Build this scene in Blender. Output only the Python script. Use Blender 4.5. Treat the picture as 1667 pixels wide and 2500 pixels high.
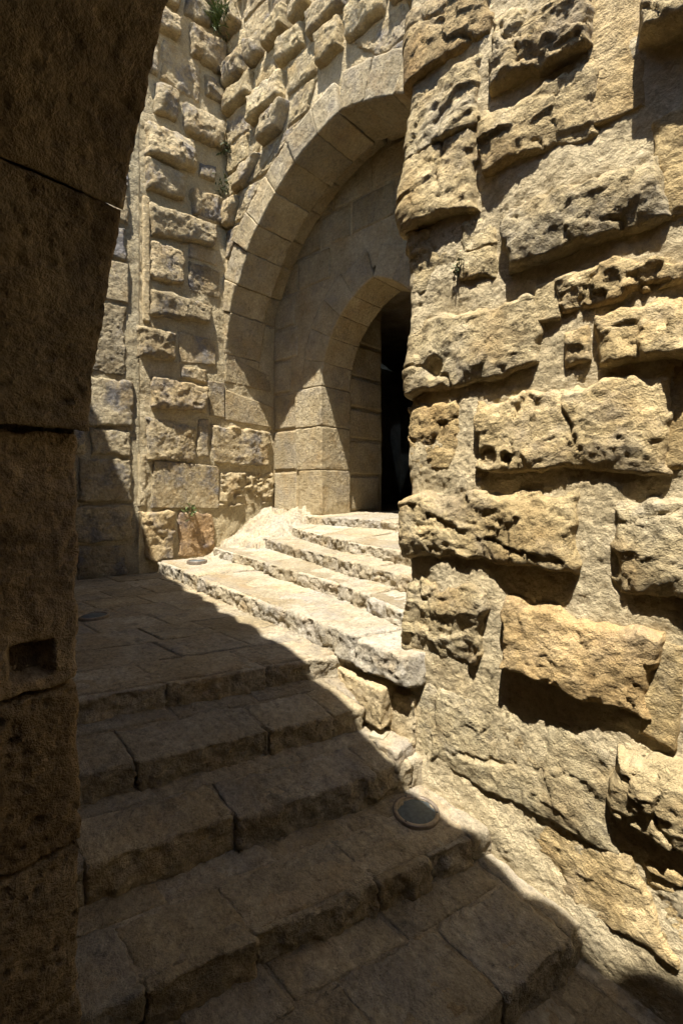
import bpy, math, random
import numpy as np
from mathutils import Vector

scene = bpy.context.scene
for o in list(bpy.data.objects):
    bpy.data.objects.remove(o)

# ------------------------------------------------------------------ camera
cam_d = bpy.data.cameras.new('camera')
cam = bpy.data.objects.new('camera', cam_d)
scene.collection.objects.link(cam)
cam.location = (0, 0, 0)                       # eye level is z = 0
cam.rotation_euler = (math.radians(90), 0, math.radians(42.5))
cam_d.sensor_fit = 'VERTICAL'
cam_d.sensor_height = 36.0
cam_d.sensor_width = 24.0
cam_d.lens = 16.68
cam_d.shift_y = -0.0238
cam_d.clip_start = 0.02
cam_d.clip_end = 2000
scene.camera = cam

# ------------------------------------------------------------------ light
SUN_EL = math.radians(66.5)
HX, HY = -0.447, 0.894                         # horizontal heading of the sunlight
world = bpy.data.worlds.new('World')
scene.world = world
world.use_nodes = True
wn = world.node_tree
wn.nodes.clear()
sky = wn.nodes.new('ShaderNodeTexSky')
sky.sky_type = 'NISHITA'
sky.sun_disc = False
sky.sun_elevation = SUN_EL
sky.sun_rotation = math.atan2(-HX, -HY)
sky.altitude = 1000
sky.air_density = 0.8
sky.dust_density = 1.2
bg = wn.nodes.new('ShaderNodeBackground')
bg.inputs['Strength'].default_value = 0.1
wo = wn.nodes.new('ShaderNodeOutputWorld')
wn.links.new(sky.outputs[0], bg.inputs[0])
wn.links.new(bg.outputs[0], wo.inputs[0])

sun_d = bpy.data.lights.new('sun', 'SUN')
sun_d.energy = 5.0
sun_d.angle = math.radians(0.53)
sun_d.color = (1.0, 0.95, 0.87)
sun = bpy.data.objects.new('sun', sun_d)
scene.collection.objects.link(sun)
sun.location = (4, -8, 14)
sdir = Vector((HX * math.cos(SUN_EL), HY * math.cos(SUN_EL), -math.sin(SUN_EL)))
sun.rotation_euler = sdir.to_track_quat('-Z', 'Y').to_euler()

scene.view_settings.view_transform = 'Standard'
scene.view_settings.look = 'None'
scene.view_settings.exposure = 1.28
scene.view_settings.gamma = 1.0
scene.view_settings.use_curve_mapping = False
scene.render.engine = 'CYCLES'
scene.cycles.max_bounces = 6
scene.cycles.diffuse_bounces = 3
scene.cycles.use_adaptive_sampling = True
scene.cycles.adaptive_threshold = 0.03

COL = scene.collection
rng = np.random.default_rng(7)
random.seed(7)

# ------------------------------------------------------------------ noise
_perm = np.random.default_rng(11).permutation(256)
_perm = np.concatenate([_perm, _perm, _perm])
_g = np.random.default_rng(12).normal(size=(256, 3))
_g /= np.linalg.norm(_g, axis=1)[:, None]

def perlin(p):
    """gradient noise, p is (n,3); about -0.7..0.7"""
    p = np.asarray(p, dtype=np.float64)
    i = np.floor(p).astype(np.int64)
    f = p - i
    w = f * f * f * (f * (f * 6 - 15) + 10)
    i &= 255
    out = np.zeros(len(p))
    for dx in (0, 1):
        wx = w[:, 0] if dx else 1 - w[:, 0]
        for dy in (0, 1):
            wy = w[:, 1] if dy else 1 - w[:, 1]
            for dz in (0, 1):
                wz = w[:, 2] if dz else 1 - w[:, 2]
                h = _perm[_perm[_perm[(i[:, 0] + dx) & 255] + ((i[:, 1] + dy) & 255)] + ((i[:, 2] + dz) & 255)]
                g = _g[h]
                out += wx * wy * wz * (g[:, 0] * (f[:, 0] - dx) + g[:, 1] * (f[:, 1] - dy) + g[:, 2] * (f[:, 2] - dz))
    return out

def fbm(p, octaves=4, gain=0.5, ridged=False):
    out = np.zeros(len(p))
    a = 1.0
    q = np.array(p, dtype=np.float64)
    for k in range(octaves):
        n = perlin(q + 17.3 * k)
        if ridged:
            n = 0.35 - np.abs(n)
        out += a * n
        a *= gain
        q = q * 2.07
    return out

def facets(u, v, size, seed, warp=0.22):
    """chipped-stone relief: jittered cells, each a tilted flat chip. about -1..1"""
    P = np.stack([u / size, v / size, np.full_like(u, seed * 3.71)], 1)
    u2 = P[:, 0] + warp * fbm(P * 1.9 + 5.0, 2)
    v2 = P[:, 1] + warp * fbm(P * 1.9 + 31.0, 2)
    iu = np.floor(u2).astype(np.int64)
    iv = np.floor(v2).astype(np.int64)
    val = np.full(len(u), 1e9)
    for a in (-1, 0, 1):
        for b in (-1, 0, 1):
            cu = iu + a
            cv = iv + b
            h = _perm[(_perm[(cu + seed * 13) & 255] + cv + seed) & 255]
            du = u2 - (cu + h / 255.0)
            dv = v2 - (cv + _perm[h + 37] / 255.0)
            hh = ((_perm[h + 91] / 127.5 - 1) * 0.45 + (_perm[h + 143] / 127.5 - 1) * 1.1 * du + (_perm[h + 201] / 127.5 - 1) * 1.1 * dv
                  + 0.75 * (du * du + dv * dv))
            val = np.minimum(val, hh)
    return val + 0.25

def chips2(u, v, size, seed, step=0.22, warp=0.15):
    """planar fracture faces with small ledges between them"""
    P = np.stack([u / size, v / size, np.full_like(u, seed * 3.71)], 1)
    u2 = P[:, 0] + warp * fbm(P * 2.3 + 5.0, 2)
    v2 = P[:, 1] + warp * fbm(P * 2.3 + 31.0, 2)
    iu = np.floor(u2).astype(np.int64)
    iv = np.floor(v2).astype(np.int64)
    best = np.full(len(u), 1e9)
    val = np.zeros(len(u))
    for a in (-1, 0, 1):
        for b in (-1, 0, 1):
            cu = iu + a
            cv = iv + b
            h = _perm[(_perm[(cu + seed * 7) & 255] + cv + seed) & 255]
            du = u2 - (cu + h / 255.0)
            dv = v2 - (cv + _perm[h + 37] / 255.0)
            d = du * du + dv * dv
            m = d < best
            best = np.where(m, d, best)
            val = np.where(m, (_perm[h + 91] / 127.5 - 1) * step + (_perm[h + 143] / 127.5 - 1) * du + (_perm[h + 201] / 127.5 - 1) * dv, val)
    return val

def worley(P, seed=0):
    """distance to nearest jittered point in 3D"""
    i = np.floor(P).astype(np.int64)
    best = np.full(len(P), 1e9)
    for a in (-1, 0, 1):
        for b in (-1, 0, 1):
            for c in (-1, 0, 1):
                cc = i + np.array([a, b, c])
                h = _perm[_perm[_perm[cc[:, 0] & 255] + (cc[:, 1] & 255)] + ((cc[:, 2] + seed) & 255)]
                q = cc + np.stack([_perm[h + 3], _perm[h + 77], _perm[h + 151]], 1) / 255.0
                d = ((P - q) ** 2).sum(1)
                best = np.minimum(best, d)
    return np.sqrt(best)

def sstep(a, b, x):
    t = np.clip((x - a) / (b - a), 0, 1)
    return t * t * (3 - 2 * t)

# ------------------------------------------------------------------ objects
WORLD_LOC = {}

def empty(name, loc, parent=None):
    o = bpy.data.objects.new(name, None)
    COL.objects.link(o)
    o.empty_display_size = 0.2
    base = WORLD_LOC[parent.name] if parent else Vector((0, 0, 0))
    o.location = Vector(loc) - base
    WORLD_LOC[o.name] = Vector(loc)
    if parent:
        o.parent = parent
    return o

def tag(o, label, cat, group=None):
    o['label'] = label
    o['category'] = cat
    if group:
        o['group'] = group
    return o

def mesh_obj(name, verts, faces, mat, parent=None, tint=(1, 1, 1), smooth=True):
    verts = np.asarray(verts, dtype=np.float64)
    faces = np.asarray(faces, dtype=np.int32)
    c = (verts.min(0) + verts.max(0)) / 2
    c[2] = verts[:, 2].min()
    me = bpy.data.meshes.new(name)
    n, m = len(verts), len(faces)
    k = faces.shape[1]
    me.vertices.add(n)
    me.vertices.foreach_set('co', (verts - c).astype(np.float32).ravel())
    me.loops.add(m * k)
    me.loops.foreach_set('vertex_index', faces.ravel())
    me.polygons.add(m)
    me.polygons.foreach_set('loop_start', np.arange(0, m * k, k, dtype=np.int32))
    me.update(calc_edges=True)
    me.validate()
    if smooth:
        me.polygons.foreach_set('use_smooth', np.ones(len(me.polygons), dtype=bool))
    me.materials.append(mat)
    o = bpy.data.objects.new(name, me)
    COL.objects.link(o)
    base = WORLD_LOC[parent.name] if parent else Vector((0, 0, 0))
    o.location = Vector(c) - base
    WORLD_LOC[o.name] = Vector(c)
    if parent:
        o.parent = parent
    o.color = (tint[0], tint[1], tint[2], 1)
    return o

def grid_faces(nu, nv, flip=False):
    i = np.arange((nu - 1) * (nv - 1))
    a = (i // (nv - 1)) * nv + i % (nv - 1)
    f = np.stack([a, a + nv, a + nv + 1, a + 1], 1)
    return f[:, ::-1] if flip else f

# ------------------------------------------------------------------ materials
def stone_material(name, c_lo, c_mid, c_hi, grey=0.25, grey_col=(0.16, 0.15, 0.135), bump=0.5,
                   fine=1.0, stain=0.0, rough=0.88, pits=0.5, orange=0.3, chip_amt=0.5, grit=1.0, contrast=1.0):
    m = bpy.data.materials.new(name)
    m.use_nodes = True
    nt = m.node_tree
    N, Lk = nt.nodes, nt.links
    N.clear()
    out = N.new('ShaderNodeOutputMaterial')
    bs = N.new('ShaderNodeBsdfPrincipled')
    bs.inputs['Roughness'].default_value = rough
    bs.inputs['Specular IOR Level'].default_value = 0.25
    Lk.new(bs.outputs[0], out.inputs[0])
    geo = N.new('ShaderNodeNewGeometry')
    inf = N.new('ShaderNodeObjectInfo')
    off = N.new('ShaderNodeVectorMath'); off.operation = 'SCALE'
    off.inputs[0].default_value = (7.3, 3.1, 5.7)
    Lk.new(inf.outputs['Random'], off.inputs['Scale'])
    pos = N.new('ShaderNodeVectorMath'); pos.operation = 'ADD'
    Lk.new(geo.outputs['Position'], pos.inputs[0])
    Lk.new(off.outputs[0], pos.inputs[1])

    def noise(scale, detail=6, rough_=0.6, dist=0.0, src=pos):
        n = N.new('ShaderNodeTexNoise')
        n.inputs['Scale'].default_value = scale
        n.inputs['Detail'].default_value = detail
        n.inputs['Roughness'].default_value = rough_
        n.inputs['Distortion'].default_value = dist
        Lk.new(src.outputs[0], n.inputs['Vector'])
        return n.outputs['Fac']

    def ramp(fac, stops):
        r = N.new('ShaderNodeValToRGB')
        el = r.color_ramp.elements
        while len(el) < len(stops):
            el.new(0.5)
        for e, (p, c) in zip(el, stops):
            e.position = p
            e.color = (c[0], c[1], c[2], 1) if not np.isscalar(c) else (c, c, c, 1)
        Lk.new(fac, r.inputs[0])
        return r.outputs[0]

    def mix(kind, fac, a, b):
        x = N.new('ShaderNodeMix')
        x.data_type = 'RGBA'
        x.blend_type = kind
        x.clamp_factor = True
        if isinstance(fac, (int, float)):
            x.inputs[0].default_value = fac
        else:
            Lk.new(fac, x.inputs[0])
        for s, v in ((x.inputs[6], a), (x.inputs[7], b)):
            if isinstance(v, tuple):
                s.default_value = (v[0], v[1], v[2], 1)
            else:
                Lk.new(v, s)
        return x.outputs[2]

    def mul(a, b):
        x = N.new('ShaderNodeMath'); x.operation = 'MULTIPLY'
        for s, v in ((x.inputs[0], a), (x.inputs[1], b)):
            if isinstance(v, (int, float)):
                s.default_value = v
            else:
                Lk.new(v, s)
        return x.outputs[0]

    def add(a, b):
        x = N.new('ShaderNodeMath'); x.operation = 'ADD'
        for s, v in ((x.inputs[0], a), (x.inputs[1], b)):
            if isinstance(v, (int, float)):
                s.default_value = v
            else:
                Lk.new(v, s)
        return x.outputs[0]

    big = noise(3.2, 5, 0.66)
    col = ramp(big, [(0.28, c_lo), (0.5, c_mid), (0.72, c_hi)])
    # iron staining
    org = ramp(noise(4.1, 3, 0.6), [(0.52, 0.0), (0.72, 1.0)])
    col = mix('MIX', mul(org, orange), col, (c_mid[0] * 1.02, c_mid[1] * 0.80, c_mid[2] * 0.52))
    # weathered grey film
    gm = ramp(noise(3.1, 6, 0.72), [(0.5, 0.0), (0.64, 1.0)])
    col = mix('MIX', mul(gm, grey), col, grey_col)
    # mottling
    mot = ramp(noise(38, 5, 0.9), [(0.26, 1 - 0.58 * contrast), (0.42, 1 - 0.14 * contrast), (0.56, 1 + 0.04 * contrast), (0.72, 1 + 0.36 * contrast)])
    col = mix('MULTIPLY', 1.0, col, mot)
    if stain:
        sm = ramp(noise(6.5, 5, 0.74), [(0.56, 0.0), (0.68, 1.0)])
        col = mix('MIX', mul(sm, stain), col, (0.045, 0.037, 0.028))
    col = mix('MULTIPLY', 1.0, col, inf.outputs['Color'])
    rnd = ramp(inf.outputs['Random'], [(0.0, 0.86), (1.0, 1.12)])
    col = mix('MULTIPLY', 1.0, col, rnd)
    Lk.new(col, bs.inputs['Base Color'])
    # relief
    def chips(scale):
        vo = N.new('ShaderNodeTexVoronoi')
        vo.inputs['Scale'].default_value = scale
        Lk.new(wpos.outputs[0], vo.inputs['Vector'])
        d = N.new('ShaderNodeVectorMath'); d.operation = 'SUBTRACT'
        Lk.new(wpos.outputs[0], d.inputs[0]); Lk.new(vo.outputs['Position'], d.inputs[1])
        c = N.new('ShaderNodeVectorMath'); c.operation = 'SUBTRACT'
        Lk.new(vo.outputs['Color'], c.inputs[0]); c.inputs[1].default_value = (0.5, 0.5, 0.5)
        dt = N.new('ShaderNodeVectorMath'); dt.operation = 'DOT_PRODUCT'
        Lk.new(d.outputs[0], dt.inputs[0]); Lk.new(c.outputs[0], dt.inputs[1])
        return dt.outputs['Value']
    wpos = pos
    gritn = noise(30 * fine, 5, 0.72)
    # metres of relief
    h = add(mul(chips(30 * fine), chip_amt), mul(gritn, 0.026 * grit / fine))
    bp = N.new('ShaderNodeBump')
    bp.inputs['Strength'].default_value = bump
    bp.inputs['Distance'].default_value = 1.0
    Lk.new(h, bp.inputs['Height'])
    Lk.new(bp.outputs[0], bs.inputs['Normal'])
    return m

def plain(name, col, rough=0.5, metal=0.0, coat=0.0, spec=0.5):
    m = bpy.data.materials.new(name)
    m.use_nodes = True
    b = m.node_tree.nodes['Principled BSDF']
    b.inputs['Base Color'].default_value = (*col, 1)
    b.inputs['Roughness'].default_value = rough
    b.inputs['Metallic'].default_value = metal
    b.inputs['Coat Weight'].default_value = coat
    b.inputs['Specular IOR Level'].default_value = spec
    nt = m.node_tree
    n = nt.nodes.new('ShaderNodeTexNoise')
    n.inputs['Scale'].default_value = 60
    n.inputs['Detail'].default_value = 5
    g = nt.nodes.new('ShaderNodeNewGeometry')
    nt.links.new(g.outputs['Position'], n.inputs['Vector'])
    r = nt.nodes.new('ShaderNodeValToRGB')
    r.color_ramp.elements[0].position = 0.3
    r.color_ramp.elements[0].color = (col[0] * 0.7, col[1] * 0.7, col[2] * 0.7, 1)
    r.color_ramp.elements[1].position = 0.7
    r.color_ramp.elements[1].color = (min(1, col[0] * 1.2), min(1, col[1] * 1.2), min(1, col[2] * 1.2), 1)
    nt.links.new(n.outputs['Fac'], r.inputs[0])
    nt.links.new(r.outputs[0], b.inputs['Base Color'])
    return m

M_ROCK = stone_material('limestone_boss', (0.278, 0.198, 0.092), (0.444, 0.352, 0.193), (0.567, 0.475, 0.301), grey=0.45, grey_col=(0.235, 0.216, 0.187), bump=0.95, chip_amt=0.6, grit=1.15, contrast=1.25, stain=0.22)
M_TOWER = stone_material('limestone_tower', (0.260, 0.189, 0.096), (0.426, 0.340, 0.198), (0.530, 0.441, 0.288), grey=0.85,
                         grey_col=(0.172, 0.164, 0.163), bump=0.95, chip_amt=0.6, grit=1.15, contrast=1.2, stain=0.25)
M_MORTAR = stone_material('lime_mortar', (0.421, 0.332, 0.185), (0.518, 0.421, 0.252), (0.605, 0.505, 0.325), grey=0.12, grey_col=(0.335, 0.300, 0.246), bump=1.0, fine=1.6, orange=0.15, chip_amt=0.4, grit=1.3, contrast=1.25)
M_DRESSED = stone_material('dressed_limestone', (0.300, 0.229, 0.119), (0.410, 0.327, 0.190), (0.490, 0.405, 0.258), grey=0.45, grey_col=(0.235, 0.205, 0.165), bump=0.85, fine=1.5, orange=0.4, chip_amt=0.4, stain=0.3, contrast=1.3)
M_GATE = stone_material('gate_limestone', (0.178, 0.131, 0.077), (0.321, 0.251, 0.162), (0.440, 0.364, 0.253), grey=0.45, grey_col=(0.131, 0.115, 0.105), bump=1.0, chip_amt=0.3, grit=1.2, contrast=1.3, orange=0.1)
M_STEP = stone_material('worn_step_limestone', (0.27, 0.212, 0.125), (0.38, 0.312, 0.20), (0.50, 0.43, 0.30), grey=0.5,
                        grey_col=(0.19, 0.172, 0.15), bump=0.9, stain=0.5, rough=0.72, orange=0.35, chip_amt=0.35, contrast=1.5)
M_PALE = stone_material('pale_step_limestone', (0.295, 0.233, 0.138), (0.393, 0.334, 0.230), (0.465, 0.410, 0.312), grey=0.4,
                        grey_col=(0.251, 0.236, 0.224), bump=0.9, orange=0.45, chip_amt=0.5, contrast=1.5)
M_GROUND = stone_material('dusty_ground', (0.35, 0.27, 0.16), (0.45, 0.35, 0.22), (0.52, 0.42, 0.28), grey=0.1, bump=0.4)
M_BRASS = plain('aged_brass', (0.25, 0.205, 0.155), 0.5, 0.6)
M_LENS = plain('frosted_lens', (0.085, 0.10, 0.10), 0.6, 0.0, 0.05, 0.3)
M_DARK = plain('dark_housing', (0.03, 0.03, 0.03), 0.6)
M_PLATE = plain('pale_cement_plate', (0.36, 0.31, 0.205), 0.8)
M_LEAF = plain('leaf_green', (0.075, 0.11, 0.025), 0.6)
M_LEAF2 = plain('dusty_leaf_green', (0.085, 0.10, 0.035), 0.7)

# ------------------------------------------------------------------ wall surfaces
class Flat:
    """flat wall: origin (X,Y), direction of u, outward normal"""
    def __init__(self, o, d, n):
        self.o, self.d, self.n = o, d, n
    def map(self, u, v, h):
        return np.stack([self.o[0] + self.d[0] * u + self.n[0] * h, self.o[1] + self.d[1] * u + self.n[1] * h, v], 1)

class Corner:
    """wall along +X at Y = y0 that turns a rounded corner at X = x0 and runs back along +Y for u < 0"""
    def __init__(self, x0, y0, rc):
        self.x0, self.y0, self.rc = x0, y0, rc
    def map(self, u, v, h):
        rc = self.rc
        a = rc * math.pi / 4
        th = np.clip((a - u) / (2 * a), 0, 1) * math.pi / 2
        nx, ny = -np.sin(th), -np.cos(th)
        x = self.x0 + rc + rc * nx + np.maximum(u - a, 0) + h * nx
        y = self.y0 + rc + rc * ny + np.maximum(-u - a, 0) + h * ny
        return np.stack([x, y, v], 1)

W_R = Corner(-1.275, 1.90, 0.03)
W_M = Flat((-4.83, 3.24), (1, 0), (0, -1))
W_L = Flat((-4.83, 2.22), (0, 1), (1, 0))
W_L2 = Flat((-4.87 - 0.233 * 2.0, 2.22 - 0.974 * 2.0), (0.233, 0.974), (0.974, -0.233))
W_B = Flat((-4.83, 3.97), (1, 0), (0, -1))
W_P = Flat((-3.99, 4.455), (0, 1), (1, 0))
W_G = Flat((3.5, 0.40), (-1, 0), (0, 1))

SEED = [100]

def grow(quad, g):
    q = np.array(quad, dtype=float)
    return [(q[0][0] - g, q[0][1] + g), (q[1][0] + g, q[1][1] + g), (q[2][0] + g, q[2][1] - g), (q[3][0] - g, q[3][1] - g)]

def stone(parent, wall, quad, p, style, res, mat, tint=(1, 1, 1), holes=(), run=(0.7, 0.85)):
    """one wall stone as a relief patch; quad = TL TR BR BL in (u, v); p = how far its face stands out"""
    SEED[0] += 1
    sd = SEED[0]
    q = np.array(quad, dtype=float)
    W = (np.linalg.norm(q[1] - q[0]) + np.linalg.norm(q[2] - q[3])) / 2
    H = (np.linalg.norm(q[3] - q[0]) + np.linalg.norm(q[2] - q[1])) / 2
    nu = max(4, int(W / res) + 1)
    nv = max(4, int(H / res) + 1)
    s, t = np.meshgrid(np.linspace(0, 1, nu), np.linspace(0, 1, nv), indexing='ij')
    s, t = s.ravel(), t.ravel()
    uv = (q[3][None] * ((1 - s) * (1 - t))[:, None] + q[2][None] * (s * (1 - t))[:, None]
          + q[1][None] * (s * t)[:, None] + q[0][None] * ((1 - s) * t)[:, None])
    u, v = uv[:, 0].copy(), uv[:, 1].copy()
    z = np.full_like(u, sd * 1.37)
    P = np.stack([u, v, z], 1)
    S = min(W, H)
    # uneven outline
    wob = min(0.03, 0.10 * S) if style not in ('flat',) else min(0.008, 0.04 * S)
    u += wob * fbm(P * 6.0 + 3.3, 3)
    v += wob * fbm(P * 6.0 + 9.1, 3)
    soft = style not in ('flat', 'pitted')
    kt, ks = run if soft else (1, 1)
    e = np.minimum(np.minimum(s * W * ks, (1 - s) * W * ks), np.minimum(t * H, (1 - t) * H * kt))
    # cut corners
    ec = np.minimum(np.minimum(s * W + t * H, (1 - s) * W + t * H),
                    np.minimum(s * W + (1 - t) * H, (1 - s) * W + (1 - t) * H)) - 0.09 * S * (0.2 + 0.8 * abs(math.sin(sd)))
    if style not in ('flat', 'pitted'):
        e = np.minimum(e, ec * 0.8)
    e = e + 0.014 * (S / 0.3) * fbm(P * 9.0, 3) * (style not in ('flat',))
    bw = {'flat': 0.008, 'pitted': 0.014}.get(style, min(0.03, 0.12 * S))
    rise = sstep(0.0, bw, e)
    pil = 1 - (1 - np.clip(e / (0.25 * S), 0, 1)) ** 2
    tu, tv = math.sin(sd * 2.1), math.cos(sd * 1.3)
    k = S / 0.35
    f1 = facets(u, v, 0.26 * k, sd)
    f2 = chips2(u, v * 1.35, 0.12 * k, sd + 7)
    f3 = chips2(u, v * 1.35, 0.05 * max(k, 0.7), sd + 19, 0.3)
    f4 = chips2(u, v * 1.2, 0.024, sd + 29, 0.4) if res < 0.01 else 0.0
    n1 = fbm(P * 14.0, 4, 0.55)
    n0 = fbm(P * 4.0, 3)
    r3 = fbm(P * np.array([30.0, 45.0, 1]), 3, 0.6)
    if style == 'flat':
        rel = 0.0035 * n1 + 0.004 * n0 + 0.0025 * r3
        body = p
    elif style == 'pitted':
        rel = 0.012 * n0 + 0.010 * n1 + 0.006 * r3 - 0.006 * np.clip(f3, 0, 1)
        body = p * (0.7 + 0.3 * pil)
    elif style == 'smooth':
        rel = 0.035 * f1 * p / 0.12 + 0.010 * n0 + 0.009 * f2 + 0.003 * n1 + 0.005 * f3 + 0.003 * f4
        body = p * (0.75 + 0.3 * pil)
    elif style == 'ridged':
        rr = fbm(P * np.array([5.0, 13.0, 1]), 5, 0.55, ridged=True)
        rel = 0.05 * rr + 0.02 * f2 + 0.010 * n1 + 0.006 * f3
        body = p * (0.6 + 0.4 * pil)
    elif style == 'hollow':
        cav = sstep(0.02, 0.22, fbm(P * np.array([6.0, 9.0, 1]) + 2.2, 3))
        rel = -0.075 * cav + 0.02 * f2 + 0.016 * n1 + 0.008 * f3 + 0.02 * n0
        body = p * (0.75 + 0.25 * pil)
    elif style == 'craggy':
        rel = 0.050 * f1 + 0.017 * f2 + 0.0065 * f3 + 0.0026 * f4 + 0.003 * n1 + 0.002 * r3
        rel *= min(1.1, 0.55 + p / 0.15)
        body = p * (0.68 + 0.32 * pil)
    else:
        rel = 0.036 * f1 + 0.011 * f2 + 0.0045 * f3 + 0.002 * f4 + 0.002 * n1 + 0.002 * r3
        rel *= min(1.1, 0.5 + p / 0.15)
        body = p * (0.72 + 0.28 * pil)
    rel = rel * min(1.0, k ** 0.6)
    if soft and res < 0.01 and W > 0.25:
        # a few natural cracks, one side a little proud of the other
        rc_ = random.Random(sd)
        for _ in range(rc_.choice((1, 2, 2, 3))):
            an = rc_.choice((rc_.gauss(0.2, 0.35), rc_.gauss(1.35, 0.2)))
            cu_, cv_ = q[:, 0].mean() + rc_.uniform(-0.35, 0.35) * W, q[:, 1].mean() + rc_.uniform(-0.3, 0.3) * H
            dd = (u - cu_) * math.cos(an) + (v - cv_) * math.sin(an) + 0.07 * fbm(P * 5.0 + 3 * _, 4, 0.55)
            keep = sstep(-0.12, 0.1, fbm(P * 3.0 + 11 * _ + 1.7, 2))
            rel = rel - 0.016 * np.exp(-(dd / 0.0065) ** 2) * keep + rc_.choice((-1, 1)) * 0.009 * sstep(-0.004, 0.004, dd) * keep
    h = -0.035 + rise * (0.035 + np.maximum(body + rel + (tu * (s - 0.5) + tv * (t - 0.5)) * 0.22 * p, 0.004))
    for (hu, hv, hr, hd) in holes:
        d = np.hypot(u - hu, v - hv)
        h -= hd * (1 - sstep(hr * 0.6, hr, d))
    if style not in ('flat', 'pitted'):
        # let the face overhang its bed a little
        cu, cv = q[:, 0].mean(), q[:, 1].mean()
        near = rise * (1 - np.clip(e / (0.35 * S), 0, 1))
        u += np.sign(u - cu) * np.minimum(0.02, 0.08 * S) * near * (np.abs(s - 0.5) * 2) ** 2
        v += np.sign(v - cv) * np.minimum(0.02, 0.08 * S) * near * (np.abs(t - 0.5) * 2) ** 2
    return mesh_obj('stone', wall.map(u, v, h), grid_faces(nu, nv), mat, parent, tint)

def mortar(parent, wall, us, vs, mat, amp=1.0, mask=None, extra=None, name='mortar', tint=(1, 1, 1), sd=3.0, h0=0.0):
    nu, nv = len(us), len(vs)
    u, v = np.meshgrid(us, vs, indexing='ij')
    u, v = u.ravel(), v.ravel()
    P = np.stack([u, v, np.full_like(u, sd)], 1)
    h = amp * (0.020 * fbm(P * 3.0, 3) + 0.006 * fbm(P * 11.0, 4, 0.55) + 0.0038 * fbm(P * 42.0, 3, 0.6)) + h0
    if extra is not None:
        h = h + extra(u, v)
    f = grid_faces(nu, nv)
    if mask is not None:
        uc = u[f].mean(1)
        vc = v[f].mean(1)
        f = f[mask(uc, vc)]
    return mesh_obj(name, wall.map(u, v, h), f, mat, parent, tint)

def span(*parts):
    """span((a,b,step),...) -> increasing coordinates"""
    out = []
    for a, b, st in parts:
        out.append(np.linspace(a, b, max(2, int(round((b - a) / st)) + 1))[:-1])
    out.append(np.array([parts[-1][1]]))
    return np.concatenate(out)

# ------------------------------------------------------------------ blocks
def box_lattice(nx, ny, nz):
    faces, ids = [], []
    def idx(i, j, k):
        return (i * (ny + 1) + j) * (nz + 1) + k
    def quad(A, B, C, D, flip):
        f = np.stack([A.ravel(), B.ravel(), C.ravel(), D.ravel()], 1)
        faces.append(f[:, ::-1] if flip else f)
    i, j = np.meshgrid(np.arange(nx), np.arange(ny), indexing='ij')
    for k, fl in ((0, True), (nz, False)):
        quad(idx(i, j, k), idx(i + 1, j, k), idx(i + 1, j + 1, k), idx(i, j + 1, k), fl)
    i, k = np.meshgrid(np.arange(nx), np.arange(nz), indexing='ij')
    for j, fl in ((0, False), (ny, True)):
        quad(idx(i, j, k), idx(i + 1, j, k), idx(i + 1, j, k + 1), idx(i, j, k + 1), fl)
    j, k = np.meshgrid(np.arange(ny), np.arange(nz), indexing='ij')
    for i, fl in ((0, True), (nx, False)):
        quad(idx(i, j, k), idx(i, j + 1, k), idx(i, j + 1, k + 1), idx(i, j, k + 1), fl)
    f = np.concatenate(faces)
    un, inv = np.unique(f.ravel(), return_inverse=True)
    f = inv.reshape(f.shape)
    k = un % (nz + 1)
    j = (un // (nz + 1)) % (ny + 1)
    i = un // ((nz + 1) * (ny + 1))
    return np.stack([i / nx, j / ny, k / nz], 1), f

def block(name, parent, mapf, dims, res, mat, rad=0.012, amp=(0.004, 0.004, 0.004), chip=0.6, tint=(1, 1, 1), extra=None):
    """dressed or rough block; mapf takes unit (a,b,c) arrays to xyz; dims = rough sizes in metres;
    amp = relief on the a-, b- and c-facing sides; chip = how ragged the arrises are"""
    SEED[0] += 1
    sd = SEED[0]
    if np.isscalar(res):
        res = (res, res, res)
    n = [max(2, int(round(d / r))) for d, r in zip(dims, res)]
    L, f = box_lattice(*n)
    D = np.array(dims)
    p = (L - 0.5) * D
    Pn = p + sd * 2.19
    rv = np.clip(rad * (1 + chip * 2.2 * fbm(Pn * 9.0, 3) + chip * 1.2 * fbm(Pn * 31.0, 2)), rad * 0.25, rad * 4.0)
    rv = np.minimum(rv, D.min() * 0.4)
    q = np.clip(p, -(D / 2 - rv[:, None]), D / 2 - rv[:, None])
    nv = p - q
    nl = np.linalg.norm(nv, axis=1)
    nv = nv / np.maximum(nl, 1e-9)[:, None]
    p2 = q + rv[:, None] * nv
    a = np.abs(nv) @ np.array(amp)
    rel = fbm(Pn * 5.0, 3) * 0.9 + fbm(Pn * 19.0, 4, 0.65)
    big = np.array(amp).max()
    if big > 0.008:
        w = np.abs(nv)
        side = np.where(w[:, 0] > w[:, 1], Pn[:, 1], Pn[:, 0])
        fx = (1.5 * chips2(side, Pn[:, 2], 0.15, sd) + 0.7 * chips2(side, Pn[:, 2], 0.055, sd + 5)) * (1 - w[:, 2] ** 2) + 0.6 * chips2(Pn[:, 0], Pn[:, 1], 0.2, sd, 0.1) * w[:, 2]
        rel = rel + 1.0 * fx
    p2 = p2 + nv * (a * rel)[:, None]
    if extra is not None:
        p2 = p2 + nv * extra(L, D, Pn, nv)[:, None]
    U = p2 / D + 0.5
    return mesh_obj(name, mapf(U[:, 0], U[:, 1], U[:, 2]), f, mat, parent, tint)

def hexmap(c):
    """c[i][j][k] corners"""
    c = np.array(c, dtype=float)
    def m(a, b, d):
        out = 0
        for i in (0, 1):
            wa = a if i else 1 - a
            for j in (0, 1):
                wb = b if j else 1 - b
                for k in (0, 1):
                    wc = d if k else 1 - d
                    out = out + (wa * wb * wc)[:, None] * c[i, j, k][None]
        return out
    return m

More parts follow.
